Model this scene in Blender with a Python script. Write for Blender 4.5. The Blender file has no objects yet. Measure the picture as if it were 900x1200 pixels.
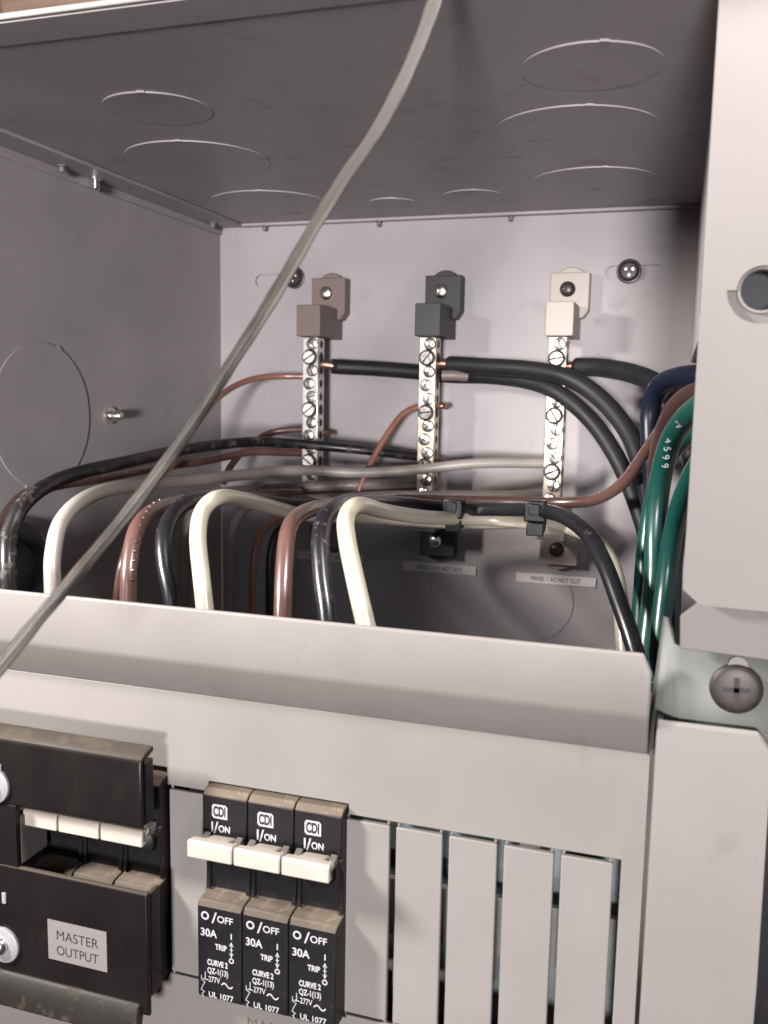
import bpy, bmesh, math, random
from mathutils import Vector, Matrix
from mathutils.geometry import tessellate_polygon
S = bpy.context.scene
COL = S.collection
MM = 0.001
rnd = random.Random(7)

# ------------------------------------------------------------------ camera
F_PX, YAW, PITCH, ROLL = 1062.8, 0.309107384, -0.129539318, -0.0181310853
def _rot():
    cy, sy, cp, sp, cr, sr = (math.cos(YAW), math.sin(YAW), math.cos(PITCH), math.sin(PITCH), math.cos(ROLL), math.sin(ROLL))
    return (Matrix(((cy, -sy, 0), (sy, cy, 0), (0, 0, 1))) @ Matrix(((1, 0, 0), (0, cp, -sp), (0, sp, cp)))
            @ Matrix(((cr, 0, sr), (0, 1, 0), (-sr, 0, cr))))
RM = _rot()
cam = bpy.data.cameras.new('camera'); co = bpy.data.objects.new('camera', cam); COL.objects.link(co)
r_, f_, u_ = RM.col[0], RM.col[1], RM.col[2]
co.matrix_world = Matrix(((r_[0], u_[0], -f_[0], 0), (r_[1], u_[1], -f_[1], 0), (r_[2], u_[2], -f_[2], 0), (0, 0, 0, 1)))
cam.sensor_fit = 'VERTICAL'; cam.sensor_height = 24; cam.sensor_width = 18; cam.lens = 24 * F_PX / 1200
cam.clip_start = 0.01; cam.clip_end = 20
cam.dof.use_dof = True; cam.dof.focus_distance = 0.27; cam.dof.aperture_fstop = 21.26 / 1.25
S.camera = co

# ------------------------------------------------------------------ world, lamps, exposure
w = bpy.data.worlds.new('World'); S.world = w; w.use_nodes = True
w.node_tree.nodes['Background'].inputs[0].default_value = (1.0, 0.90, 0.88, 1)
w.node_tree.nodes['Background'].inputs[1].default_value = 0.04
def area(name, loc, target, size, power, col):
    l = bpy.data.lights.new(name, 'AREA'); l.shape = 'DISK'; l.size = size * MM; l.energy = power; l.color = col
    o = bpy.data.objects.new(name, l); COL.objects.link(o); o.location = Vector(loc) * MM
    o.rotation_euler = (Vector(target) - Vector(loc)).to_track_quat('-Z', 'Y').to_euler(); return o
area('work_lamp', (115, -1000, -55), (-110, 400, 10), 165, 31, (1.0, 0.945, 0.95))
area('lip_fill_light', (-330, 20, 110), (-235, 195, -75), 70, 5.8, (1.0, 0.94, 0.90))  # unseen fill, added to brighten the left end of the lip
area('plate_fill_light', (60, 130, 172), (32, 186, 70), 45, 1.5, (1.0, 0.95, 0.92))  # added fill out of view, brightens the top of the right plate
area('ceiling_lamp', (110, -1000, 370), (-60, 200, -40), 260, 2.0, (0.92, 0.94, 1.0))
S.view_settings.view_transform = 'Standard'; S.view_settings.look = 'None'
S.view_settings.exposure = 0.0; S.view_settings.gamma = 1.0; S.view_settings.use_curve_mapping = False
S.render.engine = 'CYCLES'

# ------------------------------------------------------------------ helpers
def P(px, py, Y):
    d = RM @ Vector(((px - 450) / F_PX, 1, -(py - 600) / F_PX)); return d * (Y / d[1])
def mat(name, col, rough=.5, metal=0, bump=0, bscale=3000, coat=0, spec=.5, var=0, vscale=60, dust=None, dust_amt=0, dscale=150, dust_up=False, aniso=None):
    m = bpy.data.materials.new(name); m.use_nodes = True; nt = m.node_tree; N = nt.nodes; L = nt.links
    b = N['Principled BSDF']; b.inputs['Roughness'].default_value = rough; b.inputs['Metallic'].default_value = metal
    b.inputs['Specular IOR Level'].default_value = spec; b.inputs['Coat Weight'].default_value = coat; b.inputs['Coat Roughness'].default_value = .25
    b.inputs['Base Color'].default_value = (*col, 1)
    tc = N.new('ShaderNodeTexCoord'); out = None
    if var or dust:
        n = N.new('ShaderNodeTexNoise'); n.inputs['Scale'].default_value = vscale; n.inputs['Detail'].default_value = 6
        mp = N.new('ShaderNodeMapping'); L.new(tc.outputs['Object'], mp.inputs[0])
        if aniso: mp.inputs['Scale'].default_value = aniso
        L.new(mp.outputs[0], n.inputs['Vector'])
        r = N.new('ShaderNodeValToRGB'); r.color_ramp.elements[0].position = .3; r.color_ramp.elements[1].position = .7
        r.color_ramp.elements[0].color = (*[c * (1 - var) for c in col], 1); r.color_ramp.elements[1].color = (*[min(1, c * (1 + var)) for c in col], 1)
        L.new(n.outputs['Fac'], r.inputs[0]); out = r.outputs[0]
        rr = N.new('ShaderNodeMapRange'); rr.inputs['To Min'].default_value = max(.02, rough - .08); rr.inputs['To Max'].default_value = rough + .1
        L.new(n.outputs['Fac'], rr.inputs['Value']); L.new(rr.outputs[0], b.inputs['Roughness'])
    if dust:
        n2 = N.new('ShaderNodeTexNoise'); n2.inputs['Scale'].default_value = dscale; n2.inputs['Detail'].default_value = 8; n2.inputs['Roughness'].default_value = .65
        L.new(tc.outputs['Object'], n2.inputs['Vector'])
        r2 = N.new('ShaderNodeValToRGB'); r2.color_ramp.elements[0].position = .62 - dust_amt * .35; r2.color_ramp.elements[1].position = .80 - dust_amt * .3
        L.new(n2.outputs['Fac'], r2.inputs[0]); fac = r2.outputs[0]
        if dust_up:
            g = N.new('ShaderNodeNewGeometry'); sx = N.new('ShaderNodeSeparateXYZ'); L.new(g.outputs['Normal'], sx.inputs[0])
            mr = N.new('ShaderNodeMapRange'); mr.inputs['From Min'].default_value = .25; mr.inputs['From Max'].default_value = .8
            L.new(sx.outputs['Z'], mr.inputs['Value']); mu = N.new('ShaderNodeMath'); mu.operation = 'MULTIPLY'
            ad = N.new('ShaderNodeMath'); ad.operation = 'ADD'; ad.use_clamp = True; ad.inputs[1].default_value = .72
            L.new(fac, ad.inputs[0]); L.new(ad.outputs[0], mu.inputs[0]); L.new(mr.outputs[0], mu.inputs[1]); 
            mx2 = N.new('ShaderNodeMath'); mx2.operation = 'MAXIMUM'; sc = N.new('ShaderNodeMath'); sc.operation = 'MULTIPLY'; sc.inputs[1].default_value = dust_amt * .25
            L.new(fac, sc.inputs[0]); L.new(sc.outputs[0], mx2.inputs[0]); L.new(mu.outputs[0], mx2.inputs[1]); fac = mx2.outputs[0]
        mx = N.new('ShaderNodeMixRGB'); L.new(fac, mx.inputs[0]); L.new(out, mx.inputs[1]); mx.inputs[2].default_value = (*dust, 1); out = mx.outputs[0]
        mr3 = N.new('ShaderNodeMix'); L.new(fac, mr3.inputs[0]); L.new(rr.outputs[0], mr3.inputs[2]); mr3.inputs[3].default_value = .9
        L.new(mr3.outputs[0], b.inputs['Roughness'])
    if out: L.new(out, b.inputs['Base Color'])
    if bump:
        n3 = N.new('ShaderNodeTexNoise'); n3.inputs['Scale'].default_value = bscale; n3.inputs['Detail'].default_value = 3
        L.new(tc.outputs['Object'], n3.inputs['Vector'])
        bp = N.new('ShaderNodeBump'); bp.inputs['Strength'].default_value = bump; bp.inputs['Distance'].default_value = .0002
        L.new(n3.outputs['Fac'], bp.inputs['Height']); L.new(bp.outputs[0], b.inputs['Normal'])
    return m
M = dict(
    paint=mat('satin_grey_paint', (0.2695, 0.2507, 0.2564), .45, spec=.3, bump=.05, bscale=900, var=0.10, vscale=25, dust=(.245, .224, .232), dust_amt=.10, dscale=70),
    front=mat('darkened_front_paint', (0.1415, 0.1322, 0.1252), .48, bump=.04, bscale=900, var=0.06, vscale=32, spec=.3, dust=(.126, .113, .105), dust_amt=.10, dscale=80),  # same paint as the box, darkened to offset the lamp on the front
    plate=mat('shaded_plate_paint', (0.1215, 0.1116, 0.1071), .62, bump=.05, bscale=700, var=.05, vscale=30, spec=.25, dust=(.12, .109, .103), dust_amt=.10, dscale=80),  # box paint once more, with shade put into its colour
    zinc=mat('galvanised_steel', (0.1170, 0.1216, 0.1149), .6, metal=.15, var=.12, vscale=120),
    nickel=mat('nickel_screw', (.78, .76, .72), .22, metal=1, var=.15, vscale=900),
    tin=mat('tin_plated_bar', (0.6, 0.58, 0.55), 0.34, metal=0.92, var=.12, vscale=400, bump=.15, bscale=700),
    tinwarm=mat('warm_tin_plated_bar', (0.62, 0.53, 0.43), 0.34, metal=0.92, var=.15, vscale=300, bump=.15, bscale=700),
    dark=mat('dark_hole', (.02, .018, .018), .8),
    clip_brown=mat('brown_nylon', (0.125, 0.092, 0.084), .5, bump=.1),
    clip_grey=mat('charcoal_nylon', (0.03, 0.03, 0.034), .5, bump=.1, spec=0.3),
    clip_beige=mat('beige_nylon', (0.2992, 0.2640, 0.2365), .5, bump=.1),
    screw_dark=mat('dark_oxide_screw', (0.035, 0.03, 0.03), .32, metal=0.3, var=.2, vscale=800, spec=0.3),
    hole_back=mat('dim_grey_steel', (.022, .022, .025), .6, spec=.2),
    cover_foot=mat('dusty_moulded_foot', (.008, .007, .006), .5, var=.2, vscale=60, dust=(.04, .032, .024), dust_amt=.25, dscale=160, spec=.15),
    screw_brown=mat('brown_oxide_screw', (0.024, 0.019, 0.018), .5, metal=.3, var=.25, vscale=500),
    black_wire=mat('black_wire_jacket', (0.008, 0.008, 0.01), 0.3, coat=0.12, var=.2, vscale=80, dust=(.07, .06, .055), dust_amt=.08, dscale=260, spec=0.35),
    black_dusty=mat('dusty_black_wire_jacket', (0.008, 0.0075, 0.008), 0.32, coat=0.08, var=.2, vscale=80, dust=(.075, .064, .058), dust_amt=.28, dscale=260, spec=0.3),
    black_matte=mat('matte_black_cable_jacket', (0.01, 0.01, 0.012), .5, var=.2, vscale=60, bump=.1, spec=0.25),
    white_wire=mat('white_wire_jacket', (0.2998, 0.2757, 0.2187), .3, coat=.2, var=.04, vscale=80),
    grey_wire=mat('grey_white_wire_jacket', (0.2115, 0.1908, 0.1728), .4, var=.08, vscale=70),
    taupe_wire=mat('taupe_wire_jacket', (0.1425, 0.1200, 0.1087), .4, var=.12, vscale=70),
    brown_wire=mat('brown_wire_jacket', (0.0723, 0.0374, 0.0311), .25, coat=.3, var=.12, vscale=90),
    brown_dark=mat('dark_brown_cable_jacket', (0.0416, 0.0206, 0.0186), .35, var=.15, vscale=90),
    rust_wire=mat('reddish_brown_wire_jacket', (0.1950, 0.0845, 0.0585), .3, coat=.2, var=.15, vscale=90),
    blue_wire=mat('navy_blue_cable_jacket', (0.006, 0.008, 0.019), .35, var=.15, vscale=90, spec=0.3),
    green_wire=mat('green_wire_jacket', (0.005, 0.045, 0.037), 0.3, coat=0.12, var=.15, vscale=70),
    green_dark=mat('teal_wire_jacket', (0.005, 0.028, 0.03), .3, var=.15, vscale=70),
    copper=mat('copper_strands', (0.3360, 0.1920, 0.1360), .35, metal=.9, var=.3, vscale=900),
    print_white=mat('white_print', (0.2700, 0.2700, 0.2850), .6),
    print_dark=mat('dark_print', (0.018, 0.016, 0.016), .6, spec=0.1),
    print_brown=mat('brown_print', (0.0800, 0.0550, 0.0450), .6),
    brk=mat('black_breaker_plastic', (0.006, 0.0055, 0.0065), .45, spec=0.18, bump=.15, bscale=1500, var=.15, vscale=100, dust=(.115, .092, .070), dust_amt=.24, dscale=260, dust_up=True),
    cover=mat('black_moulded_cover', (0.006, 0.005, 0.005), .30, spec=0.14, bump=.1, bscale=1200, var=.2, vscale=60, dust=(.045, .036, .028), dust_amt=.2, dscale=110, dust_up=True),
    lever=mat('cream_lever_plastic', (0.275, 0.245, 0.212), .35, bump=.05, var=.04, vscale=150),
    latch=mat('grey_latch_plastic', (0.0720, 0.0660, 0.0630), .5),
    label=mat('paper_label', (0.4650, 0.4350, 0.4350), .6),
    sticker=mat('silver_sticker', (0.1620, 0.1500, 0.1470), .42, metal=.3, var=.06, vscale=300, aniso=(1, 1, 12)),
    tie=mat('black_nylon_tie', (0.004, 0.004, 0.0045), .3, spec=0.25),
    washer=mat('grey_fibre_washer', (0.1540, 0.1540, 0.1645), .5, var=.05),
    plywood=mat('brown_plywood', (0.1050, 0.0665, 0.0490), .6, var=.35, vscale=14, aniso=(1, 1, 8)),
    cardboard=mat('pinkish_brown_wrap', (.34, .22, .19), .7, var=.3, vscale=40),
    core=mat('rear_breaker_metal', (0.1650, 0.1815, 0.1925), .5, metal=.3, var=.3, vscale=60),
)
def cord_mat():
    m = mat('dusty_grey_cord', (.30, .28, .26), .45, coat=0, spec=.13, var=.2, vscale=90); nt = m.node_tree; N = nt.nodes; L = nt.links; b = N['Principled BSDF']
    uv = N.new('ShaderNodeTexCoord'); mp = N.new('ShaderNodeMapping'); mp.inputs['Scale'].default_value = (1.3, .6, 1); L.new(uv.outputs['UV'], mp.inputs[0])
    n = N.new('ShaderNodeTexNoise'); n.inputs['Scale'].default_value = 14; n.inputs['Detail'].default_value = 8; n.inputs['Roughness'].default_value = .7; L.new(mp.outputs[0], n.inputs['Vector'])
    n2 = N.new('ShaderNodeTexNoise'); n2.inputs['Scale'].default_value = 3; n2.inputs['Detail'].default_value = 4; L.new(mp.outputs[0], n2.inputs['Vector'])
    mu = N.new('ShaderNodeMath'); mu.operation = 'ADD'; L.new(n.outputs['Fac'], mu.inputs[0]); L.new(n2.outputs['Fac'], mu.inputs[1])
    r = N.new('ShaderNodeValToRGB'); e = r.color_ramp.elements; e[0].position = .42; e[0].color = (.003, .0026, .0022, 1); e[1].position = .68; e[1].color = (.058, .041, .027, 1)
    k = e.new(.48); k.color = (.0075, .0065, .0055, 1)
    sc = N.new('ShaderNodeMath'); sc.operation = 'MULTIPLY'; sc.inputs[1].default_value = .5; L.new(mu.outputs[0], sc.inputs[0]); L.new(sc.outputs[0], r.inputs[0])
    # the upper run of the cord is cleaner than the lower one
    sep = N.new('ShaderNodeSeparateXYZ'); L.new(uv.outputs['UV'], sep.inputs[0])
    g = N.new('ShaderNodeMapRange'); g.inputs['From Min'].default_value = .15; g.inputs['From Max'].default_value = .5; g.inputs['To Min'].default_value = .15; g.inputs['To Max'].default_value = 1
    L.new(sep.outputs['X'], g.inputs['Value'])
    mx = N.new('ShaderNodeMixRGB'); L.new(g.outputs[0], mx.inputs[0]); mx.inputs[1].default_value = (.075, .07, .066, 1); L.new(r.outputs[0], mx.inputs[2]); L.new(mx.outputs[0], b.inputs['Base Color'])
    sn = N.new('ShaderNodeMath'); sn.operation = 'MULTIPLY_ADD'; sn.inputs[1].default_value = 4 * math.pi; sn.inputs[2].default_value = 1.1; L.new(sep.outputs['Y'], sn.inputs[0])  # lengthwise streak, a highlight painted into the cord colour
    s2 = N.new('ShaderNodeMath'); s2.operation = 'SINE'; L.new(sn.outputs[0], s2.inputs[0])
    sr = N.new('ShaderNodeMapRange'); sr.inputs['From Min'].default_value = .55; sr.inputs['From Max'].default_value = .95; L.new(s2.outputs[0], sr.inputs['Value'])
    nr = N.new('ShaderNodeMapRange'); nr.inputs['From Min'].default_value = .42; nr.inputs['From Max'].default_value = .6; L.new(n2.outputs['Fac'], nr.inputs['Value'])
    sm_ = N.new('ShaderNodeMath'); sm_.operation = 'MULTIPLY'; L.new(sr.outputs[0], sm_.inputs[0]); L.new(nr.outputs[0], sm_.inputs[1])
    mx5 = N.new('ShaderNodeMixRGB'); L.new(sm_.outputs[0], mx5.inputs[0]); L.new(mx.outputs[0], mx5.inputs[1]); mx5.inputs[2].default_value = (.085, .078, .07, 1); L.new(mx5.outputs[0], b.inputs['Base Color'])
    bp = N.new('ShaderNodeBump'); bp.inputs['Strength'].default_value = .5; bp.inputs['Distance'].default_value = .0003; L.new(n.outputs['Fac'], bp.inputs['Height']); L.new(bp.outputs[0], b.inputs['Normal'])
    return m
M['cord'] = cord_mat()

def props(o, label=None, cat=None, group=None, kind=None):
    for k, v in (('label', label), ('category', cat), ('group', group), ('kind', kind)):
        if v: o[k] = v
    return o
def thing(name, label, cat, loc=(0, 0, 0), group=None):
    o = bpy.data.objects.new(name, None); COL.objects.link(o); o.empty_display_size = .005
    o.location = Vector(loc) * MM; return props(o, label, cat, group)
class MB:
    """collects shapes in millimetres, then links them as one mesh object"""
    def __init__(s): s.bm = bmesh.new()
    def box(s, x0, x1, y0, y1, z0, z1):
        v = [s.bm.verts.new((x, y, z)) for x in (x0, x1) for y in (y0, y1) for z in (z0, z1)]
        for f in ((0, 1, 3, 2), (4, 6, 7, 5), (0, 4, 5, 1), (2, 3, 7, 6), (0, 2, 6, 4), (1, 5, 7, 3)): s.bm.faces.new([v[i] for i in f])
        return s
    def prism(s, prof, x0, x1):          # profile in (y, z), swept along x
        a = [s.bm.verts.new((x0, y, z)) for y, z in prof]; b = [s.bm.verts.new((x1, y, z)) for y, z in prof]
        n = len(prof); s.bm.faces.new(a); s.bm.faces.new(b[::-1])
        for i in range(n): s.bm.faces.new((a[i], b[i], b[(i + 1) % n], a[(i + 1) % n]))
        return s
    def lathe(s, c, axis, prof, seg=28):  # prof: list of (r, h) along the axis
        ax = Vector(axis).normalized(); t = Vector((0, 0, 1)) if abs(ax.z) < .9 else Vector((1, 0, 0))
        u = ax.cross(t).normalized(); v = ax.cross(u); c = Vector(c); rings = []
        for r, h in prof:
            if r <= 1e-6: rings.append([s.bm.verts.new(c + ax * h)])
            else: rings.append([s.bm.verts.new(c + ax * h + (u * math.cos(2 * math.pi * i / seg) + v * math.sin(2 * math.pi * i / seg)) * r) for i in range(seg)])
        for a, b in zip(rings, rings[1:]):
            for i in range(seg):
                j = (i + 1) % seg
                if len(a) == 1 and len(b) == 1: continue
                if len(a) == 1: s.bm.faces.new((a[0], b[i], b[j]))
                elif len(b) == 1: s.bm.faces.new((a[i], a[j], b[0]))
                else: s.bm.faces.new((a[i], a[j], b[j], b[i]))
        return s
    def sheet(s, outline, holes, y0, y1):  # outline in (x, z), thickness from y0 (front) to y1
        loops = [outline] + list(holes); vs = []
        for l in loops: vs += [s.bm.verts.new((x, y0, z)) for x, z in l]
        fs = []
        for t in tessellate_polygon([[Vector((x, z, 0)) for x, z in l] for l in loops]):
            try: fs.append(s.bm.faces.new([vs[i] for i in t]))
            except ValueError: pass
        e = bmesh.ops.extrude_face_region(s.bm, geom=fs)
        bmesh.ops.translate(s.bm, vec=(0, y1 - y0, 0), verts=[x for x in e['geom'] if isinstance(x, bmesh.types.BMVert)])
        return s
    def tube(s, pts, r, seg=20, prof=None, up=None, uv=True):
        uvl = s.bm.loops.layers.uv.verify() if uv else None
        n = len(pts); ts = [(pts[min(i + 1, n - 1)] - pts[max(i - 1, 0)]).normalized() for i in range(n)]
        u = (up or Vector((.3, .2, 1))); rings = []; ln = [0]
        for i in range(n):
            u = (u - ts[i] * u.dot(ts[i])).normalized(); v = ts[i].cross(u)
            ri = r(i / (n - 1)) if callable(r) else r; ring = []
            for k in range(seg):
                a = 2 * math.pi * k / seg; q = prof(a) if prof else (math.cos(a), math.sin(a))
                ring.append(s.bm.verts.new(pts[i] + (u * q[0] + v * q[1]) * ri))
            rings.append(ring)
            if i: ln.append(ln[-1] + (pts[i] - pts[i - 1]).length)
        tot = ln[-1]
        for i in range(n - 1):
            for k in range(seg):
                k2 = (k + 1) % seg; f = s.bm.faces.new((rings[i][k], rings[i][k2], rings[i + 1][k2], rings[i + 1][k]))
                if uv:
                    for lp, (a, b) in zip(f.loops, ((ln[i] / tot, k / seg), (ln[i] / tot, (k + 1) / seg), (ln[i + 1] / tot, (k + 1) / seg), (ln[i + 1] / tot, k / seg))): lp[uvl].uv = (a, b)
        s.bm.faces.new(rings[0][::-1]); s.bm.faces.new(rings[-1]); return s
    def build(s, name, m, parent=None, bevel=0, off=(0, 0, 0), seg=2, smooth=True, angle=35):
        bmesh.ops.recalc_face_normals(s.bm, faces=s.bm.faces)
        bmesh.ops.translate(s.bm, vec=-Vector(off), verts=s.bm.verts)
        bmesh.ops.scale(s.bm, vec=(MM, MM, MM), verts=s.bm.verts)
        me = bpy.data.meshes.new(name); s.bm.to_mesh(me); s.bm.free(); me.materials.append(m)
        if smooth:
            me.polygons.foreach_set('use_smooth', [True] * len(me.polygons)); me.set_sharp_from_angle(angle=math.radians(angle))
        o = bpy.data.objects.new(name, me); COL.objects.link(o); o.parent = parent
        if bevel:
            b = o.modifiers.new('bevel', 'BEVEL'); b.width = bevel * MM; b.segments = seg; b.limit_method = 'ANGLE'; b.angle_limit = math.radians(40); b.harden_normals = False
        return o
def circ(cx, cz, r, n=40, a0=0, a1=2 * math.pi):
    return [(cx + r * math.cos(a0 + (a1 - a0) * i / n), cz + r * math.sin(a0 + (a1 - a0) * i / n)) for i in range(n if a1 - a0 > 6.28 else n + 1)]
def rect(x0, x1, z0, z1): return [(x0, z0), (x1, z0), (x1, z1), (x0, z1)]
def smooth_path(p, sub=10):
    out = []; q = [p[0] * 2 - p[1]] + p + [p[-1] * 2 - p[-2]]
    for i in range(1, len(q) - 2):
        for k in range(sub):
            t = k / sub; a, b, c, d = q[i - 1], q[i], q[i + 1], q[i + 2]
            out.append(.5 * ((2 * b) + (c - a) * t + (2 * a - 5 * b + 4 * c - d) * t * t + (3 * b - a - 3 * c + d) * t ** 3))
    out.append(q[-2]); return out
def text(body, x, z, y, cap, m, parent, width=None, bold=0.0, align='LEFT', name='lettering', mirror=False):
    """flat print facing the viewer (-y); x, z in mm of the parent frame, cap height in mm"""
    c = bpy.data.curves.new(name, 'FONT'); c.body = body; c.size = 1.0; c.offset = bold; c.extrude = 0.004; c.align_x = align; c.align_y = 'BOTTOM_BASELINE'
    c.materials.append(m); o = bpy.data.objects.new(name, c); COL.objects.link(o); o.parent = parent
    sy = cap / .69
    sx = sy
    if width:
        bpy.context.view_layer.update(); sx = width / max(o.dimensions.x, 1e-6)
    bpy.context.view_layer.update()
    me = bpy.data.meshes.new_from_object(o.evaluated_get(bpy.context.evaluated_depsgraph_get())); bpy.data.objects.remove(o)
    if not me.materials: me.materials.append(m)
    o = bpy.data.objects.new(name, me); COL.objects.link(o); o.parent = parent
    o.location = Vector((x, y, z)) * MM; o.rotation_euler = (math.pi / 2, 0, 0); o.scale = (sx * MM, sy * MM, MM); return o
def copy_tree(o, parent=None):
    c = o.copy(); COL.objects.link(c); c.parent = parent
    for ch in list(o.children): copy_tree(ch, c)
    return c
def phillips(parent, c, r, m, h=1.6, name='screw', recess=.55, rot=.3):
    """pan head, cross recess, axis towards -y"""
    mb = MB(); mb.lathe(c, (0, -1, 0), [(r, 0), (r, h * .35), (r * .93, h * .65), (r * .75, h * .88), (r * .45, h), (0, h * 1.02)], 32)
    o = mb.build(name, m, parent)
    x = MB()
    for a in (rot, rot + math.pi / 2):
        u = Vector((math.cos(a), 0, math.sin(a))); v = Vector((-math.sin(a), 0, math.cos(a))); cc = Vector(c) + Vector((0, -h * 1.0 - .03 * r, 0))
        w_, l_ = r * .10, r * recess
        q = [cc + u * l_ + v * w_, cc - u * l_ + v * w_, cc - u * l_ - v * w_, cc + u * l_ - v * w_]
        vs = [x.bm.verts.new(p) for p in q] + [x.bm.verts.new(p + Vector((0, r * .25, 0))) for p in q]
        for f in ((0, 1, 2, 3), (4, 7, 6, 5), (0, 4, 5, 1), (1, 5, 6, 2), (2, 6, 7, 3), (3, 7, 4, 0)): x.bm.faces.new([vs[i] for i in f])
    x.build('cross_recess', M['dark'], o); return o

# ------------------------------------------------------------------ setting: plywood behind the box
props(MB().box(-900, 700, 432, 444, -700, 900).build('wall', M['plywood']), kind='structure')
props(MB().tube(smooth_path([Vector((-420, 415, 500)), Vector((-395, 415, 300)), Vector((-372, 413, 215)), Vector((-352, 413, 130)), Vector((-345, 413, 0)), Vector((-345, 413, -200))]), 8.5).build('wrapped_cable', M['cardboard']),
      'pinkish brown wrapped cable on the wall above the box', 'cable')

# ------------------------------------------------------------------ enclosure
XL, YF, YB, ZT = -222.5, 186.0, 419.6, 81.7
ZB, XR = -230.0, 62.0
enc = thing('enclosure', 'open grey sheet metal box holding the terminal bars and wires', 'electrical box', (-80, YF, ZB))
E0 = (-80, YF, ZB)
def ebuild(mb, name, m=M['paint'], parent=enc, **k): return mb.build(name, m, parent, off=E0 if parent is enc else E0, **k)
# back panel with two mounting slots
def slot(cx, cz, hl, r):
    return [(cx + hl - r + r * math.cos(a), cz + r * math.sin(a)) for a in [(-.5 + i / 10) * math.pi for i in range(11)]] + [(cx - hl + r + r * math.cos(a), cz + r * math.sin(a)) for a in [(.5 + i / 10) * math.pi for i in range(11)]]
SZ = .1295 * YB
bp = ebuild(MB().sheet(rect(XL, XR, ZB, ZT), [slot(-21.0, SZ, 12.8, 3.2), slot(-190.5, SZ, 12.8, 3.2)], YB, YB + 1.5), 'back_panel')
ebuild(MB().box(-215, 10, YB + 1.6, YB + 3, SZ - 12, SZ + 12), 'backing_plate')
ebuild(MB().box(XL - 1.5, XL, 179.8, YB, ZB, ZT), 'side_panel', bevel=.3)
top = ebuild(MB().box(XL - 1.5, 130, 179.8, YB, ZT, ZT + 1.5), 'top_panel', bevel=.3)
ebuild(MB().box(XL, XR, YF, YB, ZB - 1.5, ZB), 'bottom_panel')
ebuild(MB().box(4.2, 5.7, YF + 1.6, YB, 16, ZT - .1), 'divider_panel', bevel=.3)
ebuild(MB().box(XR, XR + 1.5, YF, YB, ZB, ZT), 'outer_side_panel')
ebuild(MB().box(XL - 1.5, 2.2, 178.6, 179.75, ZT - .05, ZT + 1.3), 'front_rim', M['front'], bevel=.3)
ebuild(MB().box(XL, 2.2, 179.9, 191.5, ZT - .3, ZT - .02), 'hem', bevel=.1)
ebuild(MB().box(XL + .1, XL + 13.5, 192, YB - .1, ZT - 1.3, ZT - .05), 'side_flange', bevel=.35)
ebuild(MB().box(XL + 13.6, 4.1, YB - 4.2, YB - .1, ZT - 1.5, ZT - .05), 'rear_flange', bevel=.35)
ebuild(MB().box(XL + .02, XL + 1.1, YF + 9.5, YB - .1, ZT - 4.6, ZT - 1.35), 'corner_strip', bevel=.2)
def knock(c, axis, r, tick):
    mb = MB(); mb.lathe(c, axis, [(r, -.02), (r, .48), (0, .48)], 72)
    if axis[2] < -.5:      # half-sheared: the near edge hangs lower than the far edge
        for v in mb.bm.verts:
            if v.co.z < ZT - .2: v.co.z = ZT - .08 - .42 * max(0, .5 - .5 * (v.co.y - c[1]) / r) ** 1.3
    ax = Vector(axis); cc = Vector(c)
    for t in (tick, tick + math.pi):
        if abs(ax.z) > .5: d = Vector((math.cos(t), math.sin(t), 0)); e = Vector((-math.sin(t), math.cos(t), 0))
        else: d = Vector((0, math.cos(t), math.sin(t))); e = Vector((0, -math.sin(t), math.cos(t)))
        if abs(ax.y) > .5: d = Vector((math.cos(t), 0, math.sin(t))); e = Vector((-math.sin(t), 0, math.cos(t)))
        if axis[2] < -.5 and t > tick + 1: continue
        q = cc + d * (r + .15); vs = []
        for a, b, h in ((-1, -1, 0), (1, -1, 0), (1, 1, 0), (-1, 1, 0), (-1, -1, 1), (1, -1, 1), (1, 1, 1), (-1, 1, 1)): vs.append(mb.bm.verts.new(q + d * a * .5 + e * b * 1.1 + ax * (h * .6)))
        for f in ((0, 3, 2, 1), (4, 5, 6, 7), (0, 1, 5, 4), (1, 2, 6, 5), (2, 3, 7, 6), (3, 0, 4, 7)): mb.bm.faces.new([vs[i] for i in f])
    return ebuild(mb, 'knockout')
for x, y, r in ((-150, 245, 15.8), (-168, 300.5, 25.5), (-174, 375, 26), (-122, 386, 10.6), (-85.5, 380.5, 12.8), (-25.2, 242.5, 17.6), (-34.6, 296, 25.2), (-35.5, 367, 24.6)):
    knock((x, y, ZT), (0, 0, -1), r, -math.pi / 2 + .25)
knock((XL, 281.5, -10.5), (1, 0, 0), 27, 1.2)
knock((-60, YB, -95), (0, -1, 0), 19, 1.0); knock((-128, YB, -92), (0, -1, 0), 19, 1.0)
for q in ((-218.6, 291.2), (-218.6, 404.9), (-196.9, 417.2), (-138.2, 417.2), (-76.0, 417.2)):
    ebuild(MB().lathe((q[0], q[1], ZT - 1.2), (0, 0, -1), [(1.9, 0), (1.9, .5), (1.1, .7), (1.1, 2.2), (.8, 2.6), (0, 2.7)], 16), 'rivet', M['zinc'])
ebuild(MB().lathe((-218.6, 311.4, ZT - 1.2), (0, 0, -1), [(2.6, 0), (2.6, .6), (1.5, .9), (1.5, 4.0), (.9, 4.6), (0, 4.7)], 16), 'rivet', M['nickel'])
st = ebuild(MB().lathe((XL, 322.6, -10.9), (1, 0, 0), [(3.6, 0), (3.6, .9), (1.9, 1.1), (1.9, 5.0), (1.5, 5.8), (0, 6.0)], 28), 'stud', M['nickel'])
hole = ebuild(MB().lathe((XL, 258, -67), (1, 0, 0), [(21, 0), (21, 3), (19, 5.5), (16.5, 5.5), (15.5, 3), (15.5, 1), (0, 1)], 48), 'bushing', M['clip_grey'])
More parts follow.
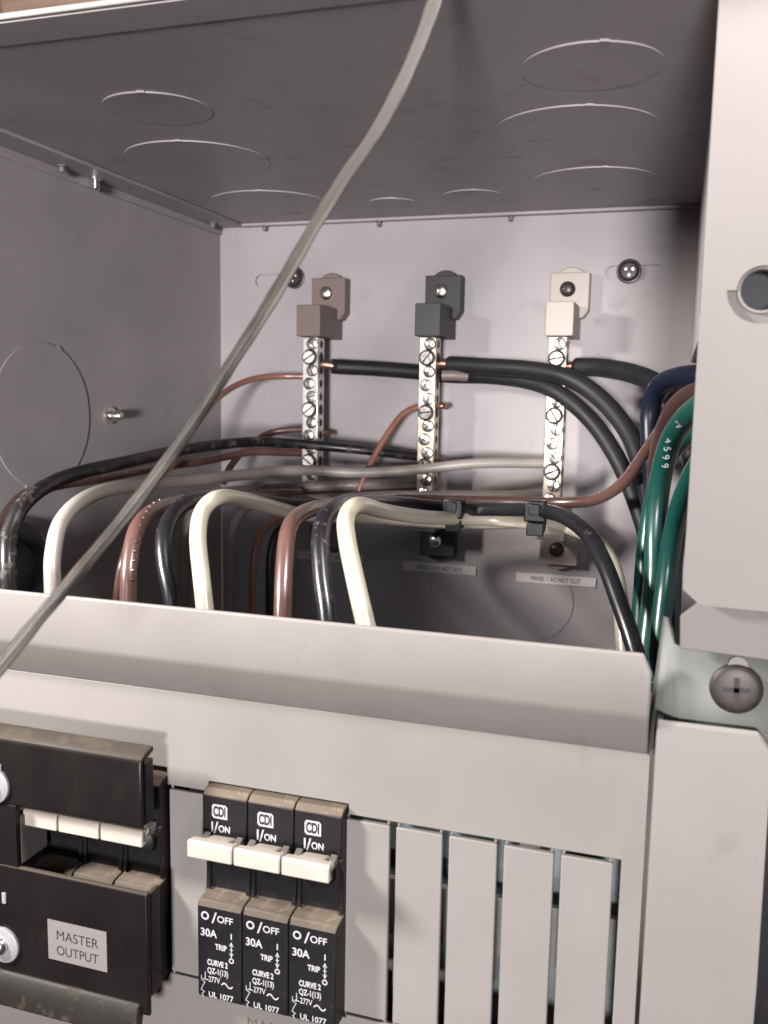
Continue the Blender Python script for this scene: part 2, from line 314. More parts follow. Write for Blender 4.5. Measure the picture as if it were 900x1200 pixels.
for (x, z) in ((-23.5, SZ + .6), (-182.0, SZ + 1.2)):
    g = MB().lathe((x, YB, z), (0, -1, 0), [(5.3, 0), (5.3, .9), (4.6, 1.1), (4.2, 1.1)], 30); s1 = ebuild(g, 'mounting_screw', M['screw_dark'])
    for k in range(3):
        d = Vector((math.cos(k * 2.1 + .5), 0, math.sin(k * 2.1 + .5))) * 1.7
        ebuild(MB().lathe((x + d.x, YB - 2.6, z + d.z), (0, -1, 0), [(.75, 0), (.6, .35), (0, .4)], 10), 'drive_lug', M['nickel'], parent=s1)
    ebuild(MB().lathe((x, YB - 1.1, z), (0, -1, 0), [(4.3, 0), (4.0, 1.0), (3.2, 1.6), (0, 1.7)], 30), 'screw_head', M['screw_dark'], parent=s1)

# ------------------------------------------------------------------ right cover plate with the round hole
pl = thing('cover_plate', 'pale grey steel plate right of the opening with a round punched hole', 'cover plate', (3, YF, -35))
PO = (3, YF, -35)
a, b_, c_ = P(803, 690, YF), P(818, 708, YF), P(902, 717, YF)
hc = P(893, 340, YF); hx, hz = hc.x, hc.z
out = [(3.0, 120), (3.0, a.z), (b_.x + .3, b_.z), (60, b_.z - 1.0), (60, 120)]
MB().sheet(out, [circ(hx, hz, 6.15, 30, math.pi, 2 * math.pi) + circ(hx, hz, 4.4, 30, 0, math.pi)], YF - .6, YF + 1).build('plate', M['plate'], pl, off=PO)
# flush upper half of the collar, recessed lower half, rolled rim round the hole
lo = circ(hx, hz, 6.15, 30, math.pi, 2 * math.pi) + circ(hx, hz, 4.2, 30, math.pi, 2 * math.pi)[::-1]
MB().sheet(lo, [], YF + .9, YF + 1.7).build('recessed_collar', M['plate'], pl, off=PO)
MB().lathe((hx, YF, hz), (0, -1, 0), [(4.3, -1.5), (4.35, -.2), (4.25, .25), (3.95, .3), (3.75, .05), (3.75, -3)], 48).build('rolled_rim', M['plate'], pl, off=PO)
MB().box(3.05, 4.1, YF + 1.1, YF + 13, 17, 118).build('return_flange', M['plate'], pl, off=PO, bevel=.3)
MB().box(hx - 9, hx + 9, YF + 9, YF + 10, hz - 9, hz + 9).build('backing', M['hole_back'], pl, off=PO)

# lower right: box flange, galvanised bracket, screw, lower plate
fl = MB(); pp = [P(797, 722, 189), P(818, 706, 189), P(818, 690, 189), P(980, 700, 189), P(980, 785, 189), P(797, 760, 189)]
fl.sheet([(p.x, p.z) for p in pp], [], 189, 190.4)
props(fl.build('corner_flange', M['plate'], bevel=.3), 'shaded grey steel flange between the upper plate and galvanised bracket', 'flange')
br = MB()
cols = [  # (top, bottom) of each bend line, back-left to front-right
    (P(780, 722, 201), P(757, 885, 201)), (P(783, 724, 199), P(765, 885, 198.2)), (P(787, 740, 196.6), P(777, 885, 196)), (P(791, 754, 195), P(788, 885, 194.6)), (P(799, 758, 194.2), P(796, 885, 194)), (P(960, 782, 194), P(960, 905, 194))]
for k, (p, q) in enumerate(cols):
    cols[k] = (br.bm.verts.new(p), br.bm.verts.new(q))
for (a1, b1), (a2, b2) in zip(cols, cols[1:]): br.bm.faces.new((a1, b1, b2, a2))
bo = br.build('bracket', M['zinc'], off=(0, 0, 0)); sm = bo.modifiers.new('thickness', 'SOLIDIFY'); sm.thickness = 1.1 * MM; sm.offset = 0
props(bo, 'galvanised angle bracket with curled corner behind the big screw', 'bracket')
sc = P(863, 808, 192.6); sco = thing('bracket_screw', 'large dark crosshead screw in the galvanised bracket', 'screw', (sc.x, 194, sc.z))
phillips(sco, (0, -.6, 0), 5.2, M['screw_brown'], 1.35, 'head', recess=.5, rot=.05)
MB().lathe((0, -.6, 4.9), (0, -1, 0), [(1.9, 0), (1.9, .5), (0, .5)], 20).build('washer_edge', M['front'], sco)
lp = thing('lower_plate', 'pale grey folded steel plate beside the slotted panel', 'cover plate', (9, 191, -200))
LO = (9, 191, -200)
MB().sheet([(-.4, -230), (-.4, -66.3), (P(889, 863, 190.6).x, -66.3), (P(905, 878, 190.6).x, -69.8), (P(897, 1030, 190.6).x, -120), (P(881, 1200, 190.6).x, -180), (P(879, 1225, 190.6).x, -230)], [], 190.6, 192).build('plate', M['front'], lp, off=LO, bevel=.6, seg=3)
MB().box(-.45, .9, 192.05, 204, -230, -66.9).build('side_return', M['front'], lp, off=LO, bevel=.3)
props(MB().box(17, 70, 203, 206, -240, -72).build('gap_shade_panel', M['brk']), 'black panel standing in for shade in the gap past the lower plate', 'shade panel')  # black panel added to paint the shade of the gap

# ------------------------------------------------------------------ dead front panel with slats
YS = 199.0; PX0 = -262.0
df = thing('dead_front_panel', 'white painted slotted panel with rolled lip holding the breakers', 'panel', (-120, YS, -230)); DO = (-120, YS, -230)
ztop, zbot = -102.6, -156.0
xr = [-7.2 - 13.15 * k for k in range(6)]
holes = [rect(-71.3, -6.3, zbot, ztop), rect(-109.8, -71.35, -157.0, -100.0), rect(-121.9, -109.85, zbot + .2, ztop + .2), rect(-161, -121.95, -157, -98)]
# one opening outline for the whole row (openings share borders)
row = [[(-161, -157), (-121.95, -157), (-121.95, zbot), (-109.8, zbot), (-109.8, -157), (-71.3, -157), (-71.3, zbot), (-6.3, zbot), (-6.3, ztop), (-71.3, ztop), (-71.3, -99.9), (-109.8, -99.9), (-109.8, ztop), (-121.95, ztop), (-121.95, -98), (-161, -98)]]
MB().sheet([(PX0, -240), (-1.4, -240), (-1.4, -77), (PX0, -77)], row, YS, YS + 1.5).build('face', M['front'], df, off=DO, bevel=.25)
# lip: slopes out towards the viewer, then stands up
prof = [(YS, -77.05), (YS - 10.2, -66.2), (YS - 11, -64.4), (YS - 11, -51.8), (YS - 9.6, -51.8), (YS - 9.6, -63.9), (YS - 8.9, -65.4), (YS + 1.5, -77.05)]
lip = MB(); lip.prism(prof, PX0, -2.0)
bmesh.ops.recalc_face_normals(lip.bm, faces=lip.bm.faces)
cut = bmesh.ops.bisect_plane(lip.bm, geom=list(lip.bm.verts) + list(lip.bm.edges) + list(lip.bm.faces), plane_co=(-3.7, 0, -51.8), plane_no=(3.9, 0, 1.7), clear_outer=True)
bmesh.ops.holes_fill(lip.bm, edges=[e for e in lip.bm.edges if e.is_boundary])
lo_ = lip.build('lip', M['front'], df, off=DO, bevel=.9, seg=4)
def slat(x0, x1):
    mb = MB(); mb.box(x0, x1, YS - .25, YS + 1.2, zbot + .9, ztop - 1.1)
    mb.box(x0 + .1, x0 + .9, YS + .5, YS + 1.2, ztop - 1.1, ztop); mb.box(x1 - .9, x1 - .1, YS + .5, YS + 1.2, ztop - 1.1, ztop)
    mb.box(x0 + .1, x0 + .9, YS + .1, YS + 1.2, zbot, zbot + .9); mb.box(x1 - .9, x1 - .1, YS + .1, YS + 1.2, zbot, zbot + .9)
    return mb.build('slat', M['front'], df, off=DO, bevel=.3)
for k in range(5): slat(xr[k + 1] + (.85 if k < 4 else .8), xr[k] - .8)
slat(-121.2, -110.4)
# metalwork seen through the slots
rr_ = thing('mounting_rail', 'grey metal breaker rail glimpsed through the panel slots', 'rail', (-60, 215, -130)); RO = (-60, 215, -130)
MB().box(-200, -2, 222, 223.5, -122, -84).build('upper_plate', M['core'], rr_, off=RO)
MB().box(-200, -2, 216, 218, -143, -127).build('rail_web', M['zinc'], rr_, off=RO, bevel=.3)
MB().box(-200, -2, 224.5, 226, -200, -122.5).build('lower_plate', M['core'], rr_, off=RO)
MB().box(-31, -26, 209, 215, -114, -109).build('tab', M['lever'], rr_, off=RO, bevel=.3)
MB().box(-31.5, -27, 207, 213, -139, -128).build('tab', M['label'], rr_, off=RO, bevel=.3)
for q in range(4): MB().box(-62 + q * 14, -58 + q * 14, 208, 214, -152 + q * 3, -144 + q * 3).build('tab', (M['zinc'], M['clip_brown'])[q % 2], rr_, off=RO, bevel=.3)

# ------------------------------------------------------------------ circuit breakers
def make_breaker():
    t = thing('circuit_breaker', '', 'circuit breaker')
    # local: x 0..12.5, y toward viewer negative from the panel plane, z absolute height relative to -128
    Z = 128
    prof = [(12, -100.3), (-2.2, -100.3), (-4, -101.6), (-4, -112.6), (-2.6, -113.2), (-1.2, -114.0), (-1.2, -128.0), (-2.2, -128.3), (-6.0, -128.7), (-7, -130.0), (-7, -154.6), (-5.6, -155.9), (3, -155.9), (12, -155.9)]
    mb = MB(); mb.prism([(y, z + Z) for y, z in prof], .12, 12.58); mb.build('body', M['brk'], t, bevel=.35, seg=2)
    # side cheeks round the lever recess, thin enough to leave the seam open
    for x in (.12, 11.4):
        MB().prism([(y, z + Z) for y, z in [(-1.0, -112.9), (-3.6, -112.9), (-3.6, -114.8), (-2.2, -117.5), (-2.0, -123), (-2.4, -127.9), (-1.0, -127.9)]], x, x + 1.18).build('cheek', M['brk'], t, bevel=.2)
    # lever
    lv = MB(); lv.prism([(-12, -110.5 + Z), (-11.3, -110.05 + Z), (-8.4, -110.7 + Z), (-8.2, -112.0 + Z), (-10, -112.4 + Z), (-10, -114.2 + Z), (-12, -114.5 + Z)], .2, 12.45)
    lo = lv.build('lever', M['lever'], t, bevel=.35, seg=3)
    MB().prism([(-10.5, -110.3 + Z), (-3.0, -112.2 + Z), (-1.5, -113.2 + Z), (-1.6, -116 + Z), (-10.2, -113.9 + Z)], 3.2, 9.6).build('lever_neck', M['lever'], t, bevel=.3)
    MB().box(12.38, 12.5, -11.4, -10.4, -113.4 + Z, -110.9 + Z).build('lever_socket', M['latch'], lo)
    for x in (.9, 10.0): MB().prism([(-6.4, -112.0 + Z), (-4.05, -111.2 + Z), (-4.05, -113.4 + Z), (-6.4, -113.4 + Z)], x, x + 1.8).build('latch', M['latch'], t, bevel=.25)
    # two dark pivots under the lever
    MB().lathe((6.2, -1.0, -118.0 + Z), (0, -1, 0), [(4.2, -.1), (3.9, 2.2), (1.6, 3.6), (0, 3.6)], 24).build('pivot', M['brk'], t)
    return t
def breaker_print(t):
    Z = 128; pw = M['print_white']; yu, yl = -4.06, -7.06
    # maker's mark: pale rounded frame with dark capitals
    fr = MB(); fr.sheet([(2.9, -106.8 + Z), (2.9, -104.3 + Z), (3.3, -103.7 + Z), (6.7, -103.7 + Z), (7.2, -104.2 + Z), (7.2, -107.4 + Z), (6.6, -107.4 + Z), (3.4, -107.4 + Z)], [], yu, yu + .04)
    fr.build('logo_plate', pw, t, smooth=False)
    text('CDI', 3.25, -106.75 + Z, yu - .02, 2.5, M['print_dark'], t, width=3.5, bold=.045, name='logo')
    text('I', 2.6, -111.0 + Z, yu, 2.5, pw, t, width=.45, bold=.03); text('/', 3.4, -111.4 + Z, yu, 3.1, pw, t, width=1.3, bold=.01)
    text('ON', 4.7, -110.9 + Z, yu, 1.75, pw, t, width=3.2, bold=.025)
    g = MB(); n = 28
    def ring(cx, cz, ro, ri): g.sheet(circ(cx, cz, ro, n), [circ(cx, cz, ri, n)], yl, yl + .03)
    ring(2.35, -132.4 + Z, 1.12, .68); ring(9.75, -143.3 + Z, .72, .42); 
    def bar(pts, w_):
        for p, q in zip(pts, pts[1:]):
            d = Vector((q[0] - p[0], q[1] - p[1])); L_ = d.length; d /= L_; nn = Vector((-d.y, d.x)) * w_ / 2; e = d * w_ * .3
            vs = [(p[0] + nn.x - e.x, p[1] + nn.y - e.y), (q[0] + nn.x + e.x, q[1] + nn.y + e.y), (q[0] - nn.x + e.x, q[1] - nn.y + e.y), (p[0] - nn.x - e.x, p[1] - nn.y - e.y)]
            g.sheet(vs, [], yl - rnd.random() * .004, yl + .03)
    bar([(9.75, -136.0 + Z), (9.75, -137.4 + Z)], .32); bar([(9.75, -138.3 + Z), (9.75, -142.4 + Z)], .22)
    bar([(9.3, -139.3 + Z), (9.75, -138.4 + Z), (10.2, -139.3 + Z)], .2); bar([(9.3, -141.3 + Z), (9.75, -142.1 + Z), (10.2, -141.3 + Z)], .2)
    bar([(9.35, -140.3 + Z), (10.15, -140.3 + Z)], .2)
    bar([(7.0 + i * .3, -150.4 + Z + .55 * math.sin(i * 2 * math.pi / 10)) for i in range(11)], .34)
    bar([(2.3, -147.9 + Z), (2.3, -150.0 + Z)], .2); bar([(1.6, -149.9 + Z), (3.1, -149.9 + Z)], .2)
    bar([(1.2, -149.0 + Z), (1.2, -150.2 + Z), (2.2, -150.7 + Z), (1.5, -152.0 + Z), (1.1, -153.0 + Z), (2.0, -153.4 + Z), (1.3, -154.2 + Z), (1.8, -154.8 + Z)], .17)
    g.build('printed_symbols', pw, t, smooth=False)
    text('/', 4.2, -134.0 + Z, yl, 3.0, pw, t, width=1.5, bold=.005); text('OFF', 5.75, -133.5 + Z, yl, 1.75, pw, t, width=4.4, bold=.015)
    text('30A', 1.0, -137.9 + Z, yl, 2.0, pw, t, width=4.6, bold=.02)
    text('TRIP', 5.2, -141.0 + Z, yl, 1.45, pw, t, width=3.3, bold=.03)
    text('CURVE 2', 2.9, -145.6 + Z, yl, 1.45, pw, t, width=5.8, bold=.035); text('QZ-1(13)', 2.9, -147.9 + Z, yl, 1.5, pw, t, width=5.9, bold=.022)
    text('277V', 3.2, -150.3 + Z, yl, 1.5, pw, t, width=3.3, bold=.01); text('UL 1077', 3.2, -154.5 + Z, yl, 1.5, pw, t, width=7.0, bold=.015)
bx = -109.5
first = make_breaker()
master = copy_tree(first)           # the plain copy, for the covered trio
breaker_print(first)
labs = ['black 30A circuit breaker with cream lever, nearest the plain slat on its left',
        'black 30A circuit breaker with cream lever, middle of the uncovered three',
        'black 30A circuit breaker with cream lever, beside the slotted slats on its right']
for k in range(3):
    t = first if k == 0 else copy_tree(first)
    t.location = Vector((bx + 12.7 * k, YS, -128)) * MM; props(t, labs[k], 'circuit breaker', 'uncovered circuit breakers')
labs = ['covered circuit breaker with cream lever farthest from the uncovered breakers', 'covered circuit breaker in the middle of the window above MASTER OUTPUT', 'covered circuit breaker with cream lever at the open end of the black cover']
for k in range(3):
    t = master if k == 0 else copy_tree(master)
    t.location = Vector((-160.0 + 12.75 * k, YS, -128)) * MM; props(t, labs[k], 'circuit breaker', 'circuit breakers behind the black cover')
t = text('MASTER', -99.0, -166.3, YS - .06, 2.6, M['print_brown'], df, width=15); t.location = (Vector((-99.0, YS - .06, -166.0)) - Vector(DO)) * MM

# ------------------------------------------------------------------ black cover with washers and sticker
YC = 183.6
cv = thing('breaker_cover', 'dusty black moulded cover labelled MASTER OUTPUT over three breakers', 'breaker cover', (-160, YC, -165)); CO = (-160, YC, -165)
xl, xrr = -200.0, -119.6
up_ = [(YC + 6, -88.0), (YC + 2.4, -88.6), (YC + .7, -89.4), (YC, -91.2), (YC, -107.6), (YC + 1.4, -107.6), (YC + 1.4, -91), (YC + 6, -89.4)]
o = MB().prism(up_, xl, xrr).build('upper_shell', M['cover'], cv, off=CO, bevel=.7, seg=4)
lw_ = [(YC, -124.4), (YC, -157.2), (YC + 1.2, -158.2), (YC + 1.6, -157), (YC + 1.6, -124.4)]
fl_ = [(YC + .1, -154.0), (YC - 1.2, -154.9), (YC - 3.6, -160.8), (YC - 3.6, -162.2), (YC + .5, -161.4), (YC + 1.4, -157)]
MB().prism(lw_, xl, xrr + 1.0).build('lower_shell', M['cover'], cv, off=CO, bevel=.6, seg=3)
MB().prism(fl_, xl, xrr - 1.2).build('flared_foot', M['cover_foot'], cv, off=CO, bevel=.6, seg=3)
MB().box(xl, -157.4, YC, YC + 1.6, -124.35, -107.65).build('left_shell', M['cover'], cv, off=CO)
MB().box(-158.9, -157.35, YC + 1.65, YC + 12, -124.3, -111.3).build('lit_window_cheek', M['latch'], cv, off=CO, bevel=.2)  # grey colour stands in for light on the cover's black inner wall
MB().box(xrr - 1.4, xrr - .02, YC + 1.65, YC + 5.5, -107.4, -91).build('side_wall', M['cover'], cv, off=CO, bevel=.4)
MB().box(xrr - .4, xrr + .98, YC + 1.65, YC + 6, -153, -125).build('side_wall', M['cover'], cv, off=CO, bevel=.4)
for (px, py) in ((-8, 920), (4, 1107)):
    p = P(px, py, YC - .4); wsh = MB().lathe((p.x, YC - .05, p.z), (0, -1, 0), [(4.9, 0), (4.9, .7), (4.6, .9), (2, .9)], 36).build('washer', M['washer'], cv, off=CO)
    MB().lathe((p.x - .6, YC - .9, p.z), (0, -1, 0), [(2.5, 0), (2.45, .8), (2.0, 1.6), (1.1, 2.1), (0, 2.2)], 28).build('screw_head', M['nickel'], wsh, off=CO)
for z in (-98.5, -134.0): MB().box(-162.4, -161.2, YC - .5, YC - .01, z - 1.2, z + 1.8).build('rib', M['washer'], cv, off=CO, bevel=.1)
MB().box(-148.4, -130.6, YC - .16, YC - .01, -147.9, -136.9).build('sticker', M['sticker'], cv, off=CO)
for s_, z in (('MASTER', -142.0), ('OUTPUT', -146.2)):
    t = text(s_, 0, 0, 0, 2.55, M['print_dark'], cv, width=12.6); t.location = (Vector((-145.9, YC - .18, z)) - Vector(CO)) * MM

# ------------------------------------------------------------------ terminal bars
def clip(parent, x0, m, screw_m, flip, black=False):
    cz = -10.9; s = -1 if flip else 1
    def Zf(z): return z if not flip else 2 * cz - z
    def prism(prof, a, b): return [(y, Zf(z)) for y, z in prof], a, b
    mb = MB(); mb.sheet([(x0, Zf(54.2)), (x0 + 17, Zf(54.2)), (x0 + 17, Zf(38)), (x0 + 14.6, Zf(34.5)), (x0, Zf(34.5))], [], 412, YB - .05)
    c = mb.build('clip', m, parent, off=BO, bevel=.4)
    MB().box(x0 + 1.6, x0 + 13.2, 390, YB - .1, min(Zf(39.6), Zf(25.5)), max(Zf(39.6), Zf(25.5))).build('clip_block', m, c, off=BO, bevel=.35)
    MB().lathe((x0 + 8.5, YB - .1, Zf(49.6)), (0, -1, 0), [(7.4, 0), (7.4, 3.2), (7.0, 3.6), (0, 3.6)], 32).build('clip_boss', m, c, off=BO)
    s_ = MB().lathe((x0 + 7.6, 412, Zf(47)), (0, -1, 0), [(3.4, 0), (3.3, .8), (2.7, 1.5), (1.3, 1.9), (0, 1.95)], 30).build('clip_screw', screw_m, c, off=BO)
    return c
def bus(name_label, x0, m, cm, screw_m, wires):
    global BO
    BO = (x0, YB, -10.9); t = thing('terminal_bar', name_label, 'terminal bar', BO, 'terminal bars on the back panel')
    clip(t, x0, cm, screw_m, False); clip(t, x0, cm, screw_m, True)
    bxl, bxr = x0 + 2.6, x0 + 10.4
    holes_ = []
    MB().box(bxl, bxr, 395, 403, -47.4, 25.4).build('metal_bar', m, t, off=BO, bevel=.35)
    sc_list = []
    for k in range(12):
        z = 22.3 - 6.05 * k; big = k in (1, 5, 9)
        cx = (bxl + bxr) / 2 + (-.2 if big else (.9 if k % 2 == 0 else -.6))
        r = 3.1 if big else 2.5; h = 1.6 if big else .6 + .6 * rnd.random()
        a = rnd.uniform(0, 3.14)
        mb = MB()
        # slotted head: two half discs either side of the slot
        u = Vector((math.cos(a), 0, math.sin(a))); v = Vector((-math.sin(a), 0, math.cos(a))); sw = r * .13
        for sgn in (1, -1):
            a0 = math.asin(sw / r); ang = [a0 + (math.pi - 2 * a0) * i / 12 for i in range(13)]
            base = [Vector((cx, 395, z)) + u * (r * math.cos(q)) + v * (sgn * r * math.sin(q)) for q in ang]
            lo = [mb.bm.verts.new(p + Vector((0, -.02, 0))) for p in base]; mid = [mb.bm.verts.new(p + Vector((0, -h * .8, 0))) for p in base]
            hi = [mb.bm.verts.new(Vector((cx, 395, z)) + (p - Vector((cx, 395, z))) * .86 + Vector((0, -h, 0))) for p in base]
            for A, B in ((lo, mid), (mid, hi)):
                for i in range(13): mb.bm.faces.new((A[i], A[(i + 1) % 13], B[(i + 1) % 13], B[i]))
            mb.bm.faces.new(hi)
        sco = mb.build('bar_screw', M['nickel'], t, off=BO)
        d = MB(); d.lathe((cx, 395 - .03, z), (0, -1, 0), [(r * (1.22 if big else 1.12), 0), (r * (1.22 if big else 1.12), .05), (0, .05)], 22); d.build('screw_well', M['dark'], sco, off=BO)
        MB().lathe((bxr, 399, z), (1, 0, 0), [(2.5 if big else 1.8, 0), (2.5 if big else 1.8, .06), (0, .06)], 18).build('wire_hole', M['dark'], t, off=BO)
    return t
bus('terminal bar in brown end clips, first from the left wall', -169.9, M['tin'], M['clip_brown'], M['nickel'], [])
bus('terminal bar in charcoal end clips, middle of the three', -113.6, M['tinwarm'], M['clip_grey'], M['nickel'], [])
bus('terminal bar in beige end clips, nearest the green wires', -56.5, M['tinwarm'], M['clip_beige'], M['screw_dark'], [])

# ------------------------------------------------------------------ adhesive labels on the back panel
for (px0, py0, px1, py1, s_, lab) in ((473, 661, 558, 674, 'PANEL 2 AC HOT OUT', 'small printed label under the charcoal clipped terminal bar'),
                                      (605, 675, 698, 688, 'PANEL 1 AC HOT OUT', 'small printed label under the beige clipped terminal bar'),
                                      (349, 647, 426, 660, 'PANEL 2 AC HOT IN', 'small printed label half hidden behind the black and white wires')):
    p, q = P(px0, py0, YB), P(px1, py1, YB); t = thing('adhesive_label', lab, 'label', (p.x, YB, q.z), 'adhesive labels on the back panel')
    W, H = q.x - p.x, 4.3
    MB().box(0, W, -.85, -.62, 0, H).build('strip', M['label'], t)
    text(s_, 7, 1.1, -.87, 2.0, M['print_dark'], t, width=W - 14, bold=.01)

# ------------------------------------------------------------------ wires
WP = {}
def wire(label, pts, r, m, name='wire', group=None, seg=20, copper=None, cat='wire'):
    p3 = [P(*p) for p in pts]; path = smooth_path(p3, 9)
    rad = (lambda t: (r[0] + (r[1] - r[0]) * t)) if isinstance(r, tuple) else r
    off = tuple(p3[0])
    o = MB().tube(path, rad, seg).build(name, M[m], None, off=off, angle=60); o.location = Vector(off) * MM
    props(o, label, cat, group); WP[o.name] = path
    if copper:
        c3 = smooth_path([P(*p) for p in copper[0]], 6)
        MB().tube(c3, copper[1], 12).build('copper_end', M['copper'], o, off=off)
    return o, path
GW = 'wires arching over the panel lip'
wire('thick dusty black wire arching highest from the lower left to the middle bar', [(16, 790, 212), (12, 720, 212), (9, 665, 214), (12, 622, 220), (34, 584, 230), (80, 558, 255), (150, 541, 290), (220, 526, 330), (290, 518, 362), (335, 519, 376), (380, 523, 384), (430, 528, 390), (470, 533, 397), (497, 536, 402)], (2.7, 2.0), 'black_dusty', copper=([(497, 536, 402), (515, 538, 404), (520, 541, 400)], 1.2))
wire('brown wire at the far left edge beside the dusty black wire', [(-6, 760, 222), (-8, 690, 222), (-6, 640, 226), (6, 606, 236), (30, 580, 250), (70, 568, 275), (120, 560, 300), (190, 547, 345), (240, 540, 366), (290, 530, 386), (330, 530, 396), (357, 531, 402)], 1.9, 'brown_wire')
wire('light grey-white wire running from the left behind the cord to the beige bar', [(62, 790, 214), (62, 700, 217), (62, 650, 221), (74, 608, 229), (108, 580, 247), (160, 568, 275), (220, 563, 310), (290, 556, 345), (350, 551, 364), (420, 554, 374), (480, 551, 381), (560, 543, 388), (645, 543, 398)], (2.5, 2.2), 'grey_wire')
wire('taupe wire just below the grey-white wire, ending at the middle bar', [(217, 800, 330), (215, 700, 330), (219, 625, 330), (233, 592, 335), (258, 579, 345), (300, 574, 366), (360, 571, 380), (430, 568, 387), (498, 569, 402)], 2.5, 'taupe_wire')
wire('lowest taupe wire crossing in front of two bars behind the cable ties', [(268, 800, 330), (268, 700, 330), (272, 625, 332), (295, 592, 345), (340, 586, 360), (400, 583, 374), (460, 580, 382), (520, 580, 386), (600, 580, 390), (648, 580, 400)], 1.9, 'taupe_wire')
w1, path1 = wire('brown wire with ribbed edge left of the black arch', [(148, 790, 214), (150, 710, 217), (152, 658, 221), (163, 615, 231), (190, 594, 252), (235, 584, 290), (290, 581, 335), (350, 579, 368)], 2.45, 'brown_wire')
wire('thin brown wire half hidden behind the ribbed brown wire', [(134, 780, 240), (138, 700, 242), (147, 650, 246), (165, 610, 262), (205, 592, 300), (250, 588, 345), (320, 590, 372)], 1.6, 'brown_wire')
wire('black wire arching between the brown wire and the left white wire', [(206, 790, 219), (202, 710, 221), (193, 660, 225), (193, 624, 231), (208, 597, 243), (238, 583, 262), (285, 583, 300), (340, 590, 345), (390, 593, 375)], 2.45, 'black_wire')
wire('left white wire bending over the lip beside the black arch', [(250, 800, 203), (242, 730, 206), (236, 675, 211), (232, 628, 217), (238, 598, 223), (258, 583, 231), (292, 587, 256), (330, 597, 284), (356, 603, 305), (400, 606, 335), (440, 608, 355), (520, 613, 368), (600, 613, 372), (640, 606, 380), (656, 600, 402)], 2.35, 'white_wire')
wire('glossy brown wire between the two white wires, sweeping to the right bundle', [(330, 800, 206), (331, 725, 210), (333, 668, 216), (338, 622, 225), (352, 603, 238), (378, 594, 262), (420, 588, 305), (470, 585, 340), (530, 587, 362), (600, 588, 368), (650, 589, 370), (695, 586, 364), (730, 566, 354), (757, 530, 343), (780, 498, 330), (812, 476, 315), (870, 458, 300), (920, 450, 290)], 2.35, 'brown_wire')
wire('glossy black wire held by both ties, dropping at the lower right', [(386, 800, 203), (384, 730, 207), (377, 672, 213), (376, 624, 221), (388, 598, 233), (412, 588, 262), (460, 589, 300), (510, 594, 322), (540, 597, 326), (585, 597, 320), (630, 598, 305), (662, 606, 290), (690, 628, 276), (708, 660, 265), (724, 702, 257), (740, 748, 250), (755, 800, 245)], 2.45, 'black_wire')
wire('right white wire bending over the lip, then following the tied black wire', [(445, 800, 200), (430, 738, 203), (417, 682, 210), (407, 634, 219), (406, 606, 227), (420, 592, 236), (450, 599, 262), (495, 606, 292), (540, 608, 322), (590, 610, 330), (640, 614, 320), (676, 621, 306), (703, 638, 294), (720, 668, 284), (727, 705, 279), (732, 770, 272)], 2.4, 'white_wire')
wire('thin rust brown wire rising behind, between the white wire and glossy brown wire', [(296, 780, 335), (296, 700, 338), (299, 645, 342), (311, 616, 350), (335, 604, 362), (375, 601, 380)], 1.5, 'rust_wire')
wire('dark thin wire standing behind the glossy brown wire', [(316, 780, 350), (316, 700, 352), (318, 645, 356), (330, 618, 362), (360, 606, 378)], 1.8, 'black_wire')
wire('thin copper brown wire reaching the brown clipped bar just below its black cable', [(196, 552, 336), (222, 508, 346), (240, 482, 354), (258, 464, 366), (278, 451, 380), (302, 443, 392), (330, 441, 399), (356, 441, 402)], 1.45, 'rust_wire')
wire('brown wire rising from behind the dusty black wire to the brown clipped bar', [(262, 566, 372), (270, 547, 378), (288, 526, 386), (313, 509, 394), (335, 504, 398), (358, 503, 402)], 1.6, 'brown_wire', copper=([(366, 505, 403), (380, 507, 404), (386, 509, 402)], 1.3))
wire('copper brown wire slanting up to the middle of the charcoal clipped bar', [(415, 590, 383), (428, 556, 386), (442, 529, 390), (458, 503, 394), (474, 484, 398), (497, 475, 402)], 1.45, 'rust_wire', copper=([(506, 475, 403), (520, 476, 405), (524, 477, 402)], 1.3))
wire('thick black cable from the brown clipped bar passing behind the middle bar', [(389, 429, 404), (400, 430, 406), (440, 432, 409), (490, 436, 411), (530, 440, 410), (575, 441, 406), (620, 447, 400), (655, 461, 393), (692, 492, 388), (722, 535, 381), (744, 585, 374), (762, 645, 366), (772, 720, 360)], 3.55, 'black_matte', 'cable', copper=([(366, 426, 403), (380, 427, 403), (391, 429, 404)], 2.1), cat='cable')
wire('thick black cable starting at the charcoal clipped bar and curving down on the right', [(526, 427, 404), (560, 429, 400), (620, 433, 392), (664, 442, 384), (700, 464, 378), (732, 500, 370), (750, 540, 362), (764, 600, 352), (776, 690, 346)], 3.7, 'black_matte', 'cable', copper=([(508, 426, 403), (520, 426, 403), (530, 427, 404)], 2.1), cat='cable')
wire('short brown stub beside the charcoal clipped bar under the black cable', [(518, 440, 400), (532, 440, 401), (548, 441, 403)], 2.4, 'clip_brown')
wire('thick black cable leaving the beige clipped bar towards the blue cable', [(676, 430, 403), (705, 431, 396), (742, 438, 382), (772, 452, 368), (800, 485, 352), (815, 550, 345)], 3.9, 'black_matte', 'cable', cat='cable', copper=([(662, 429, 403), (670, 429, 403), (680, 430, 403)], 2.0))
wire('navy blue cable curving in from behind the right plate', [(768, 600, 345), (763, 530, 346), (762, 484, 348), (771, 454, 344), (795, 442, 335), (835, 440, 322), (900, 442, 310)], 3.6, 'blue_wire', 'cable', cat='cable')
wire('thick dark brown cable between the blue cable and the green wires', [(762, 680, 345), (768, 600, 340), (773, 540, 332), (784, 496, 323), (802, 470, 313), (840, 455, 302), (900, 448, 292)], 3.9, 'brown_dark', 'cable', cat='cable')
